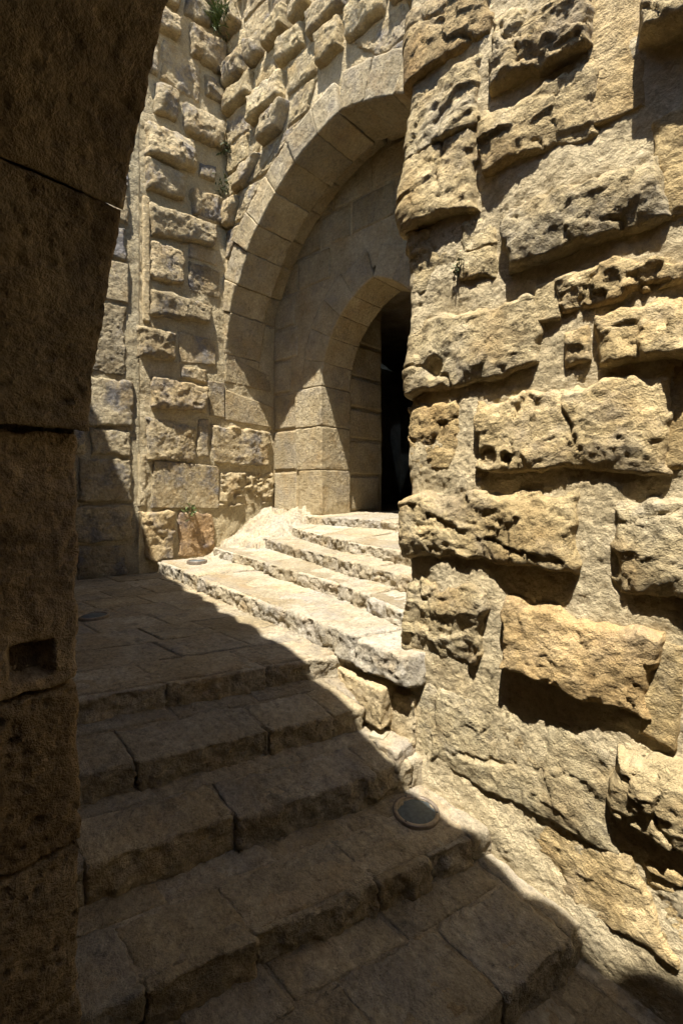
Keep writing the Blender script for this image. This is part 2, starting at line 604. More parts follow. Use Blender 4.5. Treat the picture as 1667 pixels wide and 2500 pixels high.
def boxmap(x0, x1, y0, y1, z0, z1):
    return hexmap([[[(x, y, z) for z in (z0, z1)] for y in (y0, y1)] for x in (x0, x1)])

def simple_box(name, parent, x0, x1, y0, y1, z0, z1, mat, tint=(1, 1, 1)):
    v = [(x, y, z) for x in (x0, x1) for y in (y0, y1) for z in (z0, z1)]
    f = [(0, 1, 3, 2), (4, 6, 7, 5), (0, 4, 5, 1), (2, 3, 7, 6), (0, 2, 6, 4), (1, 5, 7, 3)]
    return mesh_obj(name, v, f, mat, parent, tint, smooth=False)

def rtint(lo=0.85, hi=1.12, warm=0.06):
    b = random.uniform(lo, hi)
    w = random.uniform(-warm, warm)
    return (b * (1 + w * 0.4), b, b * (1 - w))

R_STONES = [
    ([[-0.2, 2.332], [0.431, 2.159], [0.415, 1.903], [-0.2, 1.948]], 0.13, 'rock'),
    ([[-0.2, 1.928], [0.392, 1.824], [0.345, 1.551], [-0.2, 1.574]], 0.19, 'craggy'),
    ([[0.439, 1.963], [0.809, 1.801], [0.809, 1.609], [0.415, 1.635]], 0.13, 'ridged'),
    ([[0.362, 1.567], [0.819, 1.577], [0.825, 1.287], [0.395, 1.333]], 0.12, 'rock'),
    ([[-0.2, 1.568], [0.349, 1.556], [0.375, 1.197], [-0.2, 1.249]], 0.08, 'craggy'),
    ([[-0.2, 1.248], [0.411, 1.165], [0.451, 0.87], [-0.2, 0.982]], 0.03, 'craggy'),
    ([[0.452, 1.147], [1.002, 1.1], [1.047, 0.9], [0.492, 0.886]], 0.15, 'rock'),
    ([[0.992, 1.205], [1.187, 1.22], [1.187, 0.887], [1.044, 0.903]], 0.05, 'pitted'),
    ([[0.975, 1.652], [1.214, 1.566], [1.214, 1.401], [0.967, 1.519]], 0.24, 'rock'),
    ([[0.804, 1.761], [0.939, 1.719], [0.939, 1.319], [0.822, 1.329]], 0.02, 'flat'),
    ([[0.68, 0.797], [1.188, 0.847], [1.188, 0.683], [0.7, 0.672]], 0.09, 'hollow'),
    ([[0.804, 0.646], [1.19, 0.643], [1.19, 0.437], [0.823, 0.442]], 0.14, 'craggy'),
    ([[-0.2, 0.786], [0.62, 0.777], [0.627, 0.489], [-0.2, 0.432]], 0.1, 'rock'),
    ([[0.623, 0.763], [0.679, 0.762], [0.672, 0.657], [0.626, 0.657]], 0.05, 'flat'),
    ([[0.714, 0.582], [0.791, 0.599], [0.798, 0.476], [0.721, 0.469]], 0.06, 'craggy'),
    ([[-0.2, 0.418], [0.26, 0.402], [0.241, 0.093], [-0.2, 0.092]], 0.09, 'craggy'),
    ([[0.37, 0.369], [1.039, 0.405], [1.037, 0.062], [0.362, 0.097]], 0.12, 'bighole'),
    ([[1.042, 0.421], [1.208, 0.425], [1.208, 0.082], [1.039, 0.07]], 0.03, 'pitted'),
    ([[-0.2, -0.031], [0.754, 0.006], [0.748, -0.283], [-0.2, -0.3]], 0.12, 'craggy'),
    ([[0.868, -0.043], [1.211, -0.014], [1.211, -0.313], [0.885, -0.35]], 0.13, 'rock'),
    ([[-0.2, -0.431], [0.425, -0.407], [0.361, -0.73], [-0.2, -0.762]], 0.09, 'craggy'),
    ([[0.502, -0.429], [1.018, -0.478], [0.976, -0.763], [0.47, -0.694]], 0.15, 'smooth'),
    ([[1.002, -0.516], [1.06, -0.528], [1.034, -0.849], [0.969, -0.808]], 0.04, 'pitted'),
    ([[0.881, -0.904], [1.229, -0.829], [1.229, -1.233], [0.878, -1.069]], 0.13, 'craggy'),
    ([[-0.028, -0.925], [0.824, -0.897], [0.873, -1.243], [0.037, -1.168]], 0.05, 'rock'),
    ([[0.514, -1.309], [0.884, -1.252], [1.04, -1.512], [0.746, -1.478]], 0.045, 'rock'),
    ([[0.977, -1.238], [1.227, -1.319], [1.227, -1.607], [1.052, -1.498]], 0.06, 'rock'),
]
L_STONES = [
    ([(0.525, 5.134), (0.969, 5.208), (0.969, 4.883), (0.565, 4.819)], 0.13, 'rock'),
    ([(0.145, 4.237), (0.383, 4.303), (0.362, 3.991), (0.145, 3.959)], 0.12, 'rock'),
    ([(0.455, 4.231), (0.934, 4.288), (0.965, 3.967), (0.481, 3.931)], 0.14, 'rock'),
    ([(0.035, 3.777), (0.565, 3.858), (0.593, 3.552), (0.059, 3.447)], 0.13, 'craggy'),
    ([(0.032, 3.408), (0.455, 3.432), (0.433, 3.169), (0.056, 3.1)], 0.14, 'rock'),
    ([(0.673, 3.686), (0.846, 3.722), (0.846, 3.581), (0.673, 3.536)], 0.06, 'rock'),
    ([(0.556, 3.325), (0.958, 3.421), (0.958, 3.121), (0.583, 3.065)], 0.08, 'craggy'),
    ([(0.087, 2.957), (0.82, 3.027), (0.82, 2.798), (0.106, 2.654)], 0.13, 'rock'),
    ([(0.096, 2.576), (0.455, 2.605), (0.442, 2.249), (0.091, 2.206)], 0.1, 'rock'),
    ([(0.546, 2.517), (0.918, 2.543), (0.918, 2.231), (0.546, 2.195)], 0.03, 'pitted'),
    ([(0.246, 4.759), (0.656, 4.842), (0.656, 4.364), (0.209, 4.356)], 0.03, 'pitted'),
    ([(0.495, 5.466), (0.744, 5.507), (0.773, 5.3), (0.468, 5.202)], 0.1, 'rock'),
    ([(0.727, 4.722), (0.993, 4.736), (1.024, 4.545), (0.755, 4.512)], 0.07, 'rock'),
    ([(0.1, 2.082), (0.798, 2.095), (0.769, 1.91), (0.1, 1.794)], 0.11, 'rock'),
    ([(-0.013, 1.66), (0.357, 1.67), (0.331, 1.401), (-0.013, 1.354)], 0.12, 'craggy'),
    ([(0.416, 1.697), (0.862, 1.701), (0.862, 1.443), (0.429, 1.384)], 0.02, 'flat'),
    ([(0.115, 1.175), (0.73, 1.144), (0.715, 0.877), (0.115, 0.851)], 0.1, 'craggy'),
    ([(0.785, 1.222), (0.978, 1.228), (0.978, 0.834), (0.799, 0.84)], 0.03, 'flat'),
    ([(0.055, 0.731), (0.604, 0.642), (0.576, 0.305), (0.079, 0.307)], 0.06, 'pitted'),
    ([(1.013, 1.155), (1.721, 1.032), (1.703, 0.785), (1.013, 0.813)], 0.02, 'flat'),
    ([(0.809, 0.711), (1.655, 0.721), (1.619, 0.292), (0.839, 0.29)], 0.08, 'rock'),
    ([(0.135, 0.276), (0.903, 0.242), (0.903, -0.239), (0.111, -0.202)], 0.03, 'flat'),
    ([(0.951, 0.191), (1.701, 0.175), (1.701, -0.192), (0.936, -0.226)], 0.06, 'hollow'),
    ([(-0.002, -0.266), (0.357, -0.268), (0.331, -0.745), (0.049, -0.761)], 0.08, 'craggy'),
    ([(0.418, -0.26), (0.828, -0.313), (0.858, -0.779), (0.418, -0.758)], 0.03, 'rock'),
    ([(1.03, 1.581), (1.65, 1.424), (1.687, 1.258), (1.015, 1.262)], 0.015, 'flat'),
]

# ================================================================== ground
gm = mesh_obj('ground', [(-60, -60, -2.45), (60, -60, -2.45), (60, 60, -2.45), (-60, 60, -2.45)], [(0, 1, 2, 3)], M_GROUND)
gm['kind'] = 'structure'

# ================================================================== bossed wall on the right
wall_r = tag(empty('bossed_wall', (-0.4, 1.9, -1.8)), 'sunlit wall of large rough bossed stones rising beside the lower steps on the right', 'wall')

def r_floor(u):
    x = u - 1.30
    return -0.89 - 0.566 * (x + 1.73)

mortar(wall_r, W_R, span((-1.45, -0.3, 0.03), (-0.3, 1.3, 0.0075), (1.3, 4.6, 0.04)),
       span((-2.4, -1.95, 0.03), (-1.95, 2.3, 0.0085), (2.3, 3.2, 0.04)), M_MORTAR, amp=1.5, h0=0.022,
       extra=lambda u, v: 0.02 * np.exp(-np.clip(v - r_floor(u) - 0.02, 0, 9) / 0.07) * (u > -0.05))
R_TINT = {'craggy': (1.0, 0.99, 0.96), 'smooth': (1.05, 0.96, 0.86), 'pitted': (1.0, 0.97, 0.9)}
for i, (quad, p, st) in enumerate(R_STONES):
    quad = [(a_ - 0.025, b_) for a_, b_ in quad]
    holes = ()
    style = st
    if st == 'bighole':
        style = 'rock'
        holes = ((0.475, 0.125, 0.02, 0.10), (0.40, 0.13, 0.045, 0.03))
    if i == 12:
        holes = ((0.13, 0.545, 0.05, 0.05),)
    if i in (0, 1, 4):
        p *= 0.55
    t0 = R_TINT.get(style, (1, 1, 1))
    b = random.uniform(0.86, 1.12)
    hue = random.choice([(1, 1, 1), (1.05, 0.97, 0.84), (1.03, 1.03, 1.04), (0.94, 0.96, 1.0), (1.08, 1.04, 0.96)])
    gq = 0.030 if i < 24 else 0.06
    stone(wall_r, W_R, grow(quad, gq), p * 0.40 + 0.022, style, 0.0068, M_ROCK, tuple(t0[j] * b * hue[j] for j in range(3)), holes, (0.36, 0.5))
# courses out of the photograph's frame, to the right and above
def filler_courses(parent, wall, u0, u1, vs, mat, pr, res, styles=('rock', 'craggy', 'pitted'), wr=(0.35, 0.8), cond=None, gap=0.03):
    for v0, v1 in zip(vs[:-1], vs[1:]):
        u = u0 + random.uniform(-0.15, 0)
        while u < u1 - 0.1:
            w = min(random.uniform(*wr), u1 - u)
            a, b = u + gap / 2, u + w - gap / 2
            if b - a > 0.1 and (cond is None or cond(a, b, v0, v1)):
                st = random.choice(styles)
                p = random.uniform(*pr) * (0.3 if st == 'pitted' else 1)
                stone(parent, wall, [(a, v1 - gap / 2), (b, v1 - gap / 2), (b, v0 + gap / 2), (a, v0 + gap / 2)], p, st, res, mat, rtint())
            u += w
filler_courses(wall_r, W_R, 1.27, 4.4, [-1.9, -1.45, -1.02, -0.45, -0.02, 0.45, 0.85, 1.25, 1.66, 2.0, 2.36], M_ROCK, (0.07, 0.13), 0.02,
               cond=lambda a, b, v0, v1: True)
filler_courses(wall_r, W_R, -0.25, 4.4, [2.36, 2.76, 3.16], M_ROCK, (0.06, 0.13), 0.03)
simple_box('core', wall_r, -1.18, 3.3, 2.02, 3.2, -2.4, 3.17, M_MORTAR)

# ================================================================== gate wall behind the camera, with the arch the photograph is taken from
gate = tag(empty('gate_wall', (-1.2, 0.0, -1.9)), 'dark stone gate jamb with square socket curving up into an arch at left', 'gate')
GA, GCZ, GR = -0.30, -0.36, 1.88       # apex x, height of the arc centres, radius
GCL, GCR = 0.67, -1.27                 # centres of the left and right arcs
JX = -1.187                            # face of the left jamb
def g_top(x):
    pts_x = [-5.6, -4.25, -3.92, -3.26, -2.85, -2.57, -2.19, -1.73, -1.49, -1.21, -0.9, -0.55, -0.14, 0.21, 0.43, 0.9, 4.0]
    pts_z = [4.5, 4.36, 4.35, 3.88, 3.54, 3.46, 3.10, 2.84, 2.66, 2.50, 2.34, 2.20, 2.17, 2.13, 2.16, 2.18, 2.18]
    z = np.interp(x, pts_x, pts_z)
    P = np.stack([x * 1.0, x * 0, x * 0 + 4.4], 1)
    return z + 0.10 * fbm(P * 3.2, 3) - 0.07 + 0.11 * np.abs(np.sin(x * 8.5 + 0.8 * np.sin(x * 3.1)))
def g_open(x, grow_):
    # underside of the arch over x, grown outwards by grow_
    xx = np.where(x < GA, x, 2 * GA - x)
    r = GR + grow_
    return GCZ + np.sqrt(np.maximum(r * r - (GCL - xx) ** 2, 0))
GH = GA - JX                           # half width at the jambs
def g_bot(x):
    return np.where(np.abs(x - GA) < GH + 0.05, g_open(x, 0.06), -2.45)
gx = np.unique(np.concatenate([np.linspace(-5.6, 3.5, 360), GA + (GH + 0.05) * np.array([-1.0005, -0.9995, 0.9995, 1.0005])]))
zt, zb = g_top(gx), g_bot(gx)
# the body as a ruled solid: front, back, top, underside
nvv = 14
fr = np.linspace(0, 1, nvv)
front = [(x, 0.395, b + (t - b) * s) for x, t, b in zip(gx, zt, zb) for s in fr]
V = front + [(x, -3.2, b + (t - b) * s) for x, t, b in zip(gx, zt, zb) for s in fr]
n1 = len(gx) * nvv
Fc = [tuple(r) for r in grid_faces(len(gx), nvv)] + [tuple(r + n1) for r in grid_faces(len(gx), nvv, True)]
for i in range(len(gx) - 1):
    for k in (0, nvv - 1):
        a, b = i * nvv + k, (i + 1) * nvv + k
        Fc.append((a, b, b + n1, a + n1))
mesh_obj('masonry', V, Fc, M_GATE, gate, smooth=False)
simple_box('added_back_wall', gate, -1.5, 0.9, -3.3, -3.0, -2.4, 1.7, M_GATE)  # unseen wall, added to stop light leaking onto the jambs from behind
# left jamb, course by course (front block at the arris, one behind)
def pocket(L, D, Pn, nv):
    # square socket cut into the jamb face near its arris
    y = L[:, 1] * 0.406
    z = -0.44 + L[:, 2] * 0.568
    y = np.minimum(y, 0.41)
    wq = 0.012 * fbm(Pn * 16, 3)
    k = sstep(0.262, 0.280, y + wq) * (1 - sstep(0.340, 0.356, y - wq)) * sstep(-0.415, -0.400, z + wq) * (1 - sstep(-0.345, -0.325, z - wq))
    return -0.05 * k * (nv[:, 0] > 0.7) + 0.007 * fbm(Pn * 26, 4, 0.65) * (nv[:, 0] > 0.5)
def porous(L, D, Pn, nv):
    w = worley(Pn * 34)
    w2 = worley(Pn * 15 + 4)
    k = sstep(0.15, 0.45, fbm(Pn * 6, 2) + 0.45)
    return (-0.010 * (1 - sstep(0.1, 0.5, w)) - 0.016 * (1 - sstep(0.05, 0.38, w2)) + 0.006 * fbm(Pn * 24, 4, 0.65)) * (nv[:, 0] > 0.4) * k
def pecked(L, D, Pn, nv):
    w = worley(Pn * 30)
    return (0.006 * fbm(Pn * 22, 4, 0.6) - 0.010 * (1 - sstep(0.1, 0.3, w))) * (np.abs(nv[:, 0]) + np.abs(nv[:, 1]) * 0.6 > 0.4)
courses = [(-2.4, -1.17, pecked, (0.85, 0.82, 0.75)), (-1.17, -0.82, pecked, (0.92, 0.88, 0.8)), (-0.82, -0.45, porous, (1.0, 0.92, 0.78)), (-0.45, 0.128, pocket, (1.0, 0.95, 0.88))]
for k, (z0, z1, ex, tn) in enumerate(courses):
    dx = [0.03, 0.0, 0.004, 0.0][k]
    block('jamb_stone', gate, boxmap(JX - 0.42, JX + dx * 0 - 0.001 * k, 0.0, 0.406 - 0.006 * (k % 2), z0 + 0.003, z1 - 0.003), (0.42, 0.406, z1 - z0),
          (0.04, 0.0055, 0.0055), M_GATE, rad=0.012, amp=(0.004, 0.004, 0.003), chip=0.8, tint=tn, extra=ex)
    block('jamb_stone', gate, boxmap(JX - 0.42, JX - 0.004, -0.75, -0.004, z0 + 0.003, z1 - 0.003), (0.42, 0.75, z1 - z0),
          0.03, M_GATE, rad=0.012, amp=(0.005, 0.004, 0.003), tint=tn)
    # right jamb, out of the frame
    block('jamb_stone', gate, boxmap(2 * GA - JX, 2 * GA - JX + 0.42, -0.3, 0.406, z0 + 0.003, z1 - 0.003), (0.42, 0.7, z1 - z0),
          0.035, M_GATE, rad=0.012, amp=(0.005, 0.004, 0.003), tint=tn)
def ringmap(cx, cz, r0, r1, y0, y1, a0, a1, sgn):
    """a: along the ring, b: depth, c: radial"""
    def m(a, b, c):
        th = a0 + (a1 - a0) * a
        r = r0 + (r1 - r0) * c
        return np.stack([cx - sgn * r * np.cos(th), y0 + (y1 - y0) * b, cz + r * np.sin(th)], 1)
    return m
ang = [15.04, 29.3, 44.0, 58.85]
def vpeck(L, D, Pn, nv):
    w = worley(Pn * 24)
    return (0.0045 * fbm(Pn * 20, 4, 0.65) - 0.006 * (1 - sstep(0.1, 0.32, w))) * (nv[:, 2] < -0.9)
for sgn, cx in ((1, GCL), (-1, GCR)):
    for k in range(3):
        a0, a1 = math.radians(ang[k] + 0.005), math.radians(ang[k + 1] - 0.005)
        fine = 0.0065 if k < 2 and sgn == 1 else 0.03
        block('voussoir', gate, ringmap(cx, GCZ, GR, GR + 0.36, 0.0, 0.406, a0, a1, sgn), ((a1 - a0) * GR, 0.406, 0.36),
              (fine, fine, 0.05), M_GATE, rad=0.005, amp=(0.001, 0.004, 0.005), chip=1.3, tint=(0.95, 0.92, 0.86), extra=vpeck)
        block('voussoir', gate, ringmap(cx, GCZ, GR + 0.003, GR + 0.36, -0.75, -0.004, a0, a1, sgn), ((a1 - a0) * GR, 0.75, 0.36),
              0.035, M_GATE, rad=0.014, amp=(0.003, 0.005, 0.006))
# unseen wall added across the passage to keep side light off the risers
simple_box('light_blocking_wall', gate, 2.6, 3.0, 0.3, 2.1, -2.45, 2.6, M_GATE)
# face of the gate wall towards the passage (seen only from other positions)
def g_cond(a, b, v0, v1):
    x0, x1 = 3.5 - b, 3.5 - a
    if v1 > float(np.min(g_top(np.linspace(x0, x1, 5)))) - 0.02:
        return False
    if min(abs(x0 - GA), abs(x1 - GA)) > GH + 0.40 and (x0 - GA) * (x1 - GA) > 0:
        return True
    xs_ = np.linspace(x0, x1, 5)
    return v0 > float(np.max(np.where(np.abs(xs_ - GA) < GH + 0.4, g_open(xs_, 0.38), -9)))
filler_courses(gate, W_G, 0.1, 8.9, list(np.arange(-2.3, 4.5, 0.38)), M_GATE, (0.02, 0.06), 0.05, wr=(0.4, 0.8), cond=g_cond, gap=0.02)

# ================================================================== tower wall on the left
tower = tag(empty('tower_wall', (-4.85, 2.2, -0.89)), 'tall weathered tower wall of small jutting bosses left of the big arch', 'wall')
mortar(tower, W_L, span((-0.02, 1.78, 0.013)), span((-1.0, 6.4, 0.014)), M_MORTAR, amp=1.3, tint=(0.92, 0.93, 0.93), sd=8.0,
       mask=lambda u, v: (u < 1.05) | (v < 1.36) | ((u > 1.45) & (v < 2.3)))
for i, (quad, p, st) in enumerate(L_STONES):
    g = random.uniform(0.8, 1.08)
    tn = (g, g * 0.99, g * 0.96)
    if i in (16, 23):
        tn = (1.08, 1.02, 0.92)
    if i == 24:
        tn = (0.95, 0.80, 0.70)
    stone(tower, W_L, grow(quad, 0.022), p * 0.7, st, 0.0125, M_TOWER if quad[0][0] < 0.9 else M_DRESSED, tn)
filler_courses(tower, W_L, 0.05, 0.98, [5.55, 5.9, 6.3], M_TOWER, (0.08, 0.13), 0.016, wr=(0.3, 0.45))
stone(tower, W_L, [(0.06, 5.45), (0.42, 5.42), (0.40, 5.16), (0.05, 5.2)], 0.1, 'rock', 0.013, M_TOWER)
stone(tower, W_L, [(0.02, 5.1), (0.42, 5.1), (0.40, 4.86), (0.02, 4.82)], 0.11, 'rock', 0.013, M_TOWER)
stone(tower, W_L, [(0.0, 4.72), (0.2, 4.72), (0.17, 4.34), (0.0, 4.32)], 0.06, 'rock', 0.013, M_TOWER)
stone(tower, W_L, [(0.62, 3.02), (0.93, 3.08), (0.95, 3.3), (0.62, 3.2)][::-1], 0.03, 'pitted', 0.013, M_TOWER)
stone(tower, W_L, [(0.52, 2.74), (0.9, 2.76), (0.9, 2.58), (0.52, 2.56)], 0.02, 'flat', 0.013, M_TOWER)
stone(tower, W_L, [(0.43, 1.34), (0.76, 1.36), (0.75, 1.18), (0.42, 1.2)], 0.03, 'pitted', 0.013, M_TOWER)
stone(tower, W_L, [(0.64, 0.78), (0.78, 0.8), (0.78, 0.35), (0.62, 0.33)], 0.03, 'pitted', 0.013, M_TOWER)
# pale cut strip up the corner of the tower
block('corner_strip', tower, boxmap(-4.95, -4.80, 2.225, 2.30, 1.72, 3.02), (0.15, 0.075, 1.3), (0.03, 0.012, 0.014), M_MORTAR, rad=0.014,
      amp=(0.004, 0.004, 0.003), tint=(1.05, 1.02, 0.96))
block('corner_strip', tower, boxmap(-4.95, -4.82, 2.20, 2.27, -0.2, 0.35), (0.13, 0.07, 0.55), (0.03, 0.012, 0.014), M_MORTAR, rad=0.02,
      amp=(0.008, 0.008, 0.003))
# the older face left of the corner, running back towards the gate
mortar(tower, W_L2, span((-0.1, 1.1, 0.05), (1.1, 1.99, 0.014)), span((-1.0, 4.0, 0.016), (4.0, 6.4, 0.05)), M_MORTAR, amp=1.3, tint=(0.8, 0.82, 0.84), sd=21.0)
zs2 = [-0.92, -0.56, -0.16, 0.30, 0.60, 1.12, 1.86, 2.30, 2.66, 3.0, 3.4, 3.8, 4.2, 4.6]
for v0, v1 in zip(zs2[:-1], zs2[1:]):
    e = random.uniform(1.84, 1.95)
    u = e
    while u > 0.1:
        w = random.uniform(0.38, 0.62) * (1.1 if v1 - v0 > 0.5 else 1.0)
        st = random.choice(['pitted', 'pitted', 'flat', 'rock'])
        g = random.uniform(0.68, 0.85)
        if v1 > 2.2:
            g += 0.15
        stone(tower, W_L2, [(u - w, v1 - 0.012), (u, v1 - 0.012), (u, v0 + 0.012), (u - w, v0 + 0.012)], random.uniform(0.02, 0.045), st,
              0.012 if u > 1.2 else 0.04, M_TOWER, (g * 0.97, g * 1.0, g * 1.05))
        u -= w + 0.025
simple_box('core', tower, -5.3, -4.93, 2.3, 4.6, -1.2, 6.35, M_MORTAR)

# ================================================================== the portal: great arch, recess wall, inner arch and passage
portal = tag(empty('arched_portal', (-3.1, 3.3, -0.31)), 'recessed stone portal with a great pointed arch framing a smaller inner arched doorway', 'portal')
AX, AZ, AR, AW = -2.97, 1.30, 2.18, 1.86      # apex x, springing, radius, half width
ACL, ACR = AX + (AR - AW), AX - (AR - AW)      # centres of the left and right arcs
RING = 0.32
def in_arch(x, z, r):
    """inside the pointed arch of radius r (springing at AZ)"""
    up = z >= AZ
    a = np.hypot(x - ACL, z - AZ) < r
    b = np.hypot(x - ACR, z - AZ) < r
    side = (x > ACL - r) & (x < ACR + r)
    return np.where(up, a & b, side & (z > -2.4))
outer_wall = empty('spandrel_wall', (-3.1, 3.24, 1.3), portal)
mortar(outer_wall, W_M, span((-0.02, 2.75, 0.0135), (2.75, 3.6, 0.03)), span((1.2, 6.4, 0.0145)), M_MORTAR, amp=1.4, tint=(0.98, 0.97, 0.95), sd=31.0,
       mask=lambda u, v: ~in_arch(u - 4.83, v, AR + 0.2))
zc = 2.0
zcs = [1.42]
while zcs[-1] < 6.2:
    zcs.append(zcs[-1] + random.uniform(0.29, 0.36))
def ring_left(z):
    r = AR + RING
    d = r * r - (z - AZ) ** 2
    if d <= 0:
        return None
    x = ACL - math.sqrt(d)
    return x if x < AX else None
def ring_right(z):
    r = AR + RING
    d = r * r - (z - AZ) ** 2
    if d <= 0:
        return None
    x = ACR + math.sqrt(d)
    return x if x > AX else None
for v0, v1 in zip(zcs[:-1], zcs[1:]):
    spans = []
    l0, l1 = ring_left(v0), ring_left(v1)
    if l0 is None:
        spans.append((0.02, 0.02, 3.5, 3.5))
    else:
        e0 = l0 + 4.83
        e1 = (l1 + 4.83) if l1 is not None else e0 + 0.15
        if e1 > 0.12:
            spans.append((0.02, 0.02, e0 - 0.01, e1 - 0.01))
        r0 = ring_right(v0)
        r1 = ring_right(v1)
        if r0 is not None and r0 + 4.83 < 3.3:
            spans.append((r0 + 4.84, (r1 + 4.84) if r1 is not None else r0 + 4.54, 3.5, 3.5))
    for (a0, a1, b0, b1) in spans:
        n = max(1, int(round((max(b1, b0) - min(a0, a1)) / random.uniform(0.36, 0.48))))
        cuts = np.linspace(0, 1, n + 1)
        cuts[1:-1] += np.array([random.uniform(-0.18, 0.18) / n for _ in range(n - 1)])
        for c0, c1 in zip(cuts[:-1], cuts[1:]):
            bl, br = a0 + (b0 - a0) * c0, a0 + (b0 - a0) * c1
            tl, tr = a1 + (b1 - a1) * c0, a1 + (b1 - a1) * c1
            if tr - tl < 0.08:
                continue
            bl = min(bl, br - 0.03)
            edge = (c1 == 1.0 and b0 < 3.4) or (c0 == 0.0 and a0 > 0.5)
            gp = random.uniform(0.012, 0.03)
            if random.random() < (1.0 if edge else 0.3):
                st, p = 'pitted', random.uniform(0.02, 0.035)
            else:
                st, p = random.choice(['rock', 'rock', 'craggy']), random.uniform(0.09, 0.15)
                gp += 0.015
            g = random.uniform(0.86, 1.1)
            stone(outer_wall, W_M, [(tl + gp / 2, v1 - gp / 2), (tr - gp / 2, v1 - gp / 2), (br - gp / 2, v0 + gp / 2), (bl + gp / 2, v0 + gp / 2)],
                  p, st, 0.0125, M_TOWER if random.random() < 0.5 else M_ROCK, (g, g * 0.99, g * 0.96))
great = empty('great_arch', (-3.1, 3.3, 1.3), portal)
amax = math.acos((AR - AW) / AR)
for sgn, cx in ((1, ACL), (-1, ACR)):
    nb = 9
    cuts = np.linspace(0, amax, nb + 1)
    cuts[1:-1] += np.array([random.uniform(-0.035, 0.035) for _ in range(nb - 1)])
    for k in range(nb):
        a0, a1 = cuts[k] + 0.0002, cuts[k + 1] - 0.0002
        pr = random.uniform(-0.012, 0.03)
        dr = random.uniform(-0.012, 0.012)
        res = 0.013 if sgn == 1 or k > 4 else 0.04
        def vex(L, D, Pn, nv):
            return 0.006 * fbm(Pn * 14, 4, 0.6) - 0.03 * np.clip(fbm(Pn * 4.5, 2) - 0.22, 0, 1) * (nv[:, 2] < 0.3)
        block('voussoir', great, ringmap(cx, AZ, AR + dr, AR + RING + random.uniform(-0.03, 0.03), 3.21 - pr, 3.72 + random.uniform(-0.015, 0.015), a0, a1, sgn),
              ((a1 - a0) * AR, 0.52, RING), (res, 0.016, 0.02), M_DRESSED, rad=0.006, amp=(0.001, 0.004, 0.006), chip=2.4,
              tint=rtint(0.82, 1.10), extra=vex)
        block('vault_stone', great, ringmap(cx, AZ, AR + 0.13, AR + 0.13 + RING, 3.70, 3.985, a0, a1, sgn),
              ((a1 - a0) * AR, 0.28, RING), (0.03, 0.03, 0.04), M_DRESSED, rad=0.005, amp=(0.001, 0.004, 0.005), tint=rtint(0.82, 1.0))
# wall at the back of the recess
recess = empty('recess_wall', (-3.1, 3.97, -0.31), portal)
IX, IZ, IR, IW = -3.155, 1.20, 1.085, 0.775
ICL, ICR = IX + (IR - IW), IX - (IR - IW)
IRING = 0.34
def in_inner(x, z, grow):
    up = z >= IZ
    a = np.hypot(x - ICL, z - IZ) < IR + grow
    b = np.hypot(x - ICR, z - IZ) < IR + grow
    side = (x > IX - IW - grow) & (x < IX + IW + grow)
    return np.where(up, a & b, side)
mortar(recess, W_B, span((-0.05, 2.9, 0.016), (2.9, 3.8, 0.04)), span((-0.6, 4.0, 0.016)), M_DRESSED, amp=0.35, sd=41.0, tint=(1.02, 1.0, 0.97),
       mask=lambda u, v: ~in_inner(u - 4.83, v, 0.12))
zb_ = [-0.31, 0.21, 0.73, 1.20, 1.62, 2.02, 2.42, 2.80, 3.18, 3.56]
for v0, v1 in zip(zb_[:-1], zb_[1:]):
    vm = (v0 + v1) / 2
    u = 0.01
    off = random.uniform(0.3, 0.5)
    while u < 3.6:
        w = off if u < 0.05 else random.uniform(0.42, 0.7)
        x0, x1 = u - 4.83, u + w - 4.83
        corners = [(x0, v0), (x1, v0), (x0, v1), (x1, v1), ((x0 + x1) / 2, v0)]
        if v1 <= 1.21 and x0 < -4.37 < x1 + 0.2:
            x1 = -4.375
            u_next = 2.92
        else:
            u_next = u + w
        hit = any(bool(in_inner(np.array(cx), np.array(cz), IRING + 0.005)) for cx, cz in [(x0, v0), (x1, v0), (x0, v1), (x1, v1), ((x0 + x1) / 2, v0)])
        if not hit and x1 - x0 > 0.1:
            stone(recess, W_B, [(x0 + 4.83 + 0.004, v1 - 0.004), (x1 + 4.83 - 0.004, v1 - 0.004), (x1 + 4.83 - 0.004, v0 + 0.004), (x0 + 4.83 + 0.004, v0 + 0.004)],
                  random.uniform(0.010, 0.017), 'flat', 0.018, M_DRESSED, rtint(0.92, 1.06))
        u = u_next
inner = empty('inner_arch', (-3.155, 4.2, -0.31), portal)
imax = math.acos((IR - IW) / IR)
for sgn, cx in ((1, ICL), (-1, ICR)):
    nb = 5
    cuts = np.linspace(0, imax, nb + 1)
    cuts[1:-1] += np.array([random.uniform(-0.03, 0.03) for _ in range(nb - 1)])
    for k in range(nb):
        block('voussoir', inner, ringmap(cx, IZ, IR, IR + IRING + random.uniform(-0.02, 0.04), 3.945, 4.455, cuts[k] + 0.0004, cuts[k + 1] - 0.0004, sgn),
              ((cuts[k + 1] - cuts[k]) * IR, 0.51, IRING), (0.013, 0.015, 0.02), M_DRESSED, rad=0.004, amp=(0.001, 0.003, 0.004), chip=1.8,
              tint=rtint(0.95, 1.08))
JZ = [-0.34, 0.21, 0.726, 1.197]
for k in range(3):
    for sgn in (1, -1):
        x0 = IX - sgn * IW
        x1 = x0 - sgn * random.uniform(0.40, 0.47)
        block('jamb_stone', inner, boxmap(min(x0, x1), max(x0, x1), 3.945 - 0.004 * k, 4.455, JZ[k] + 0.003, JZ[k + 1] - 0.003), (0.43, 0.51, JZ[k + 1] - JZ[k]),
              (0.013, 0.013, 0.013), M_DRESSED, rad=0.009, amp=(0.004, 0.005, 0.002), chip=2.0, tint=rtint(0.86, 1.08))
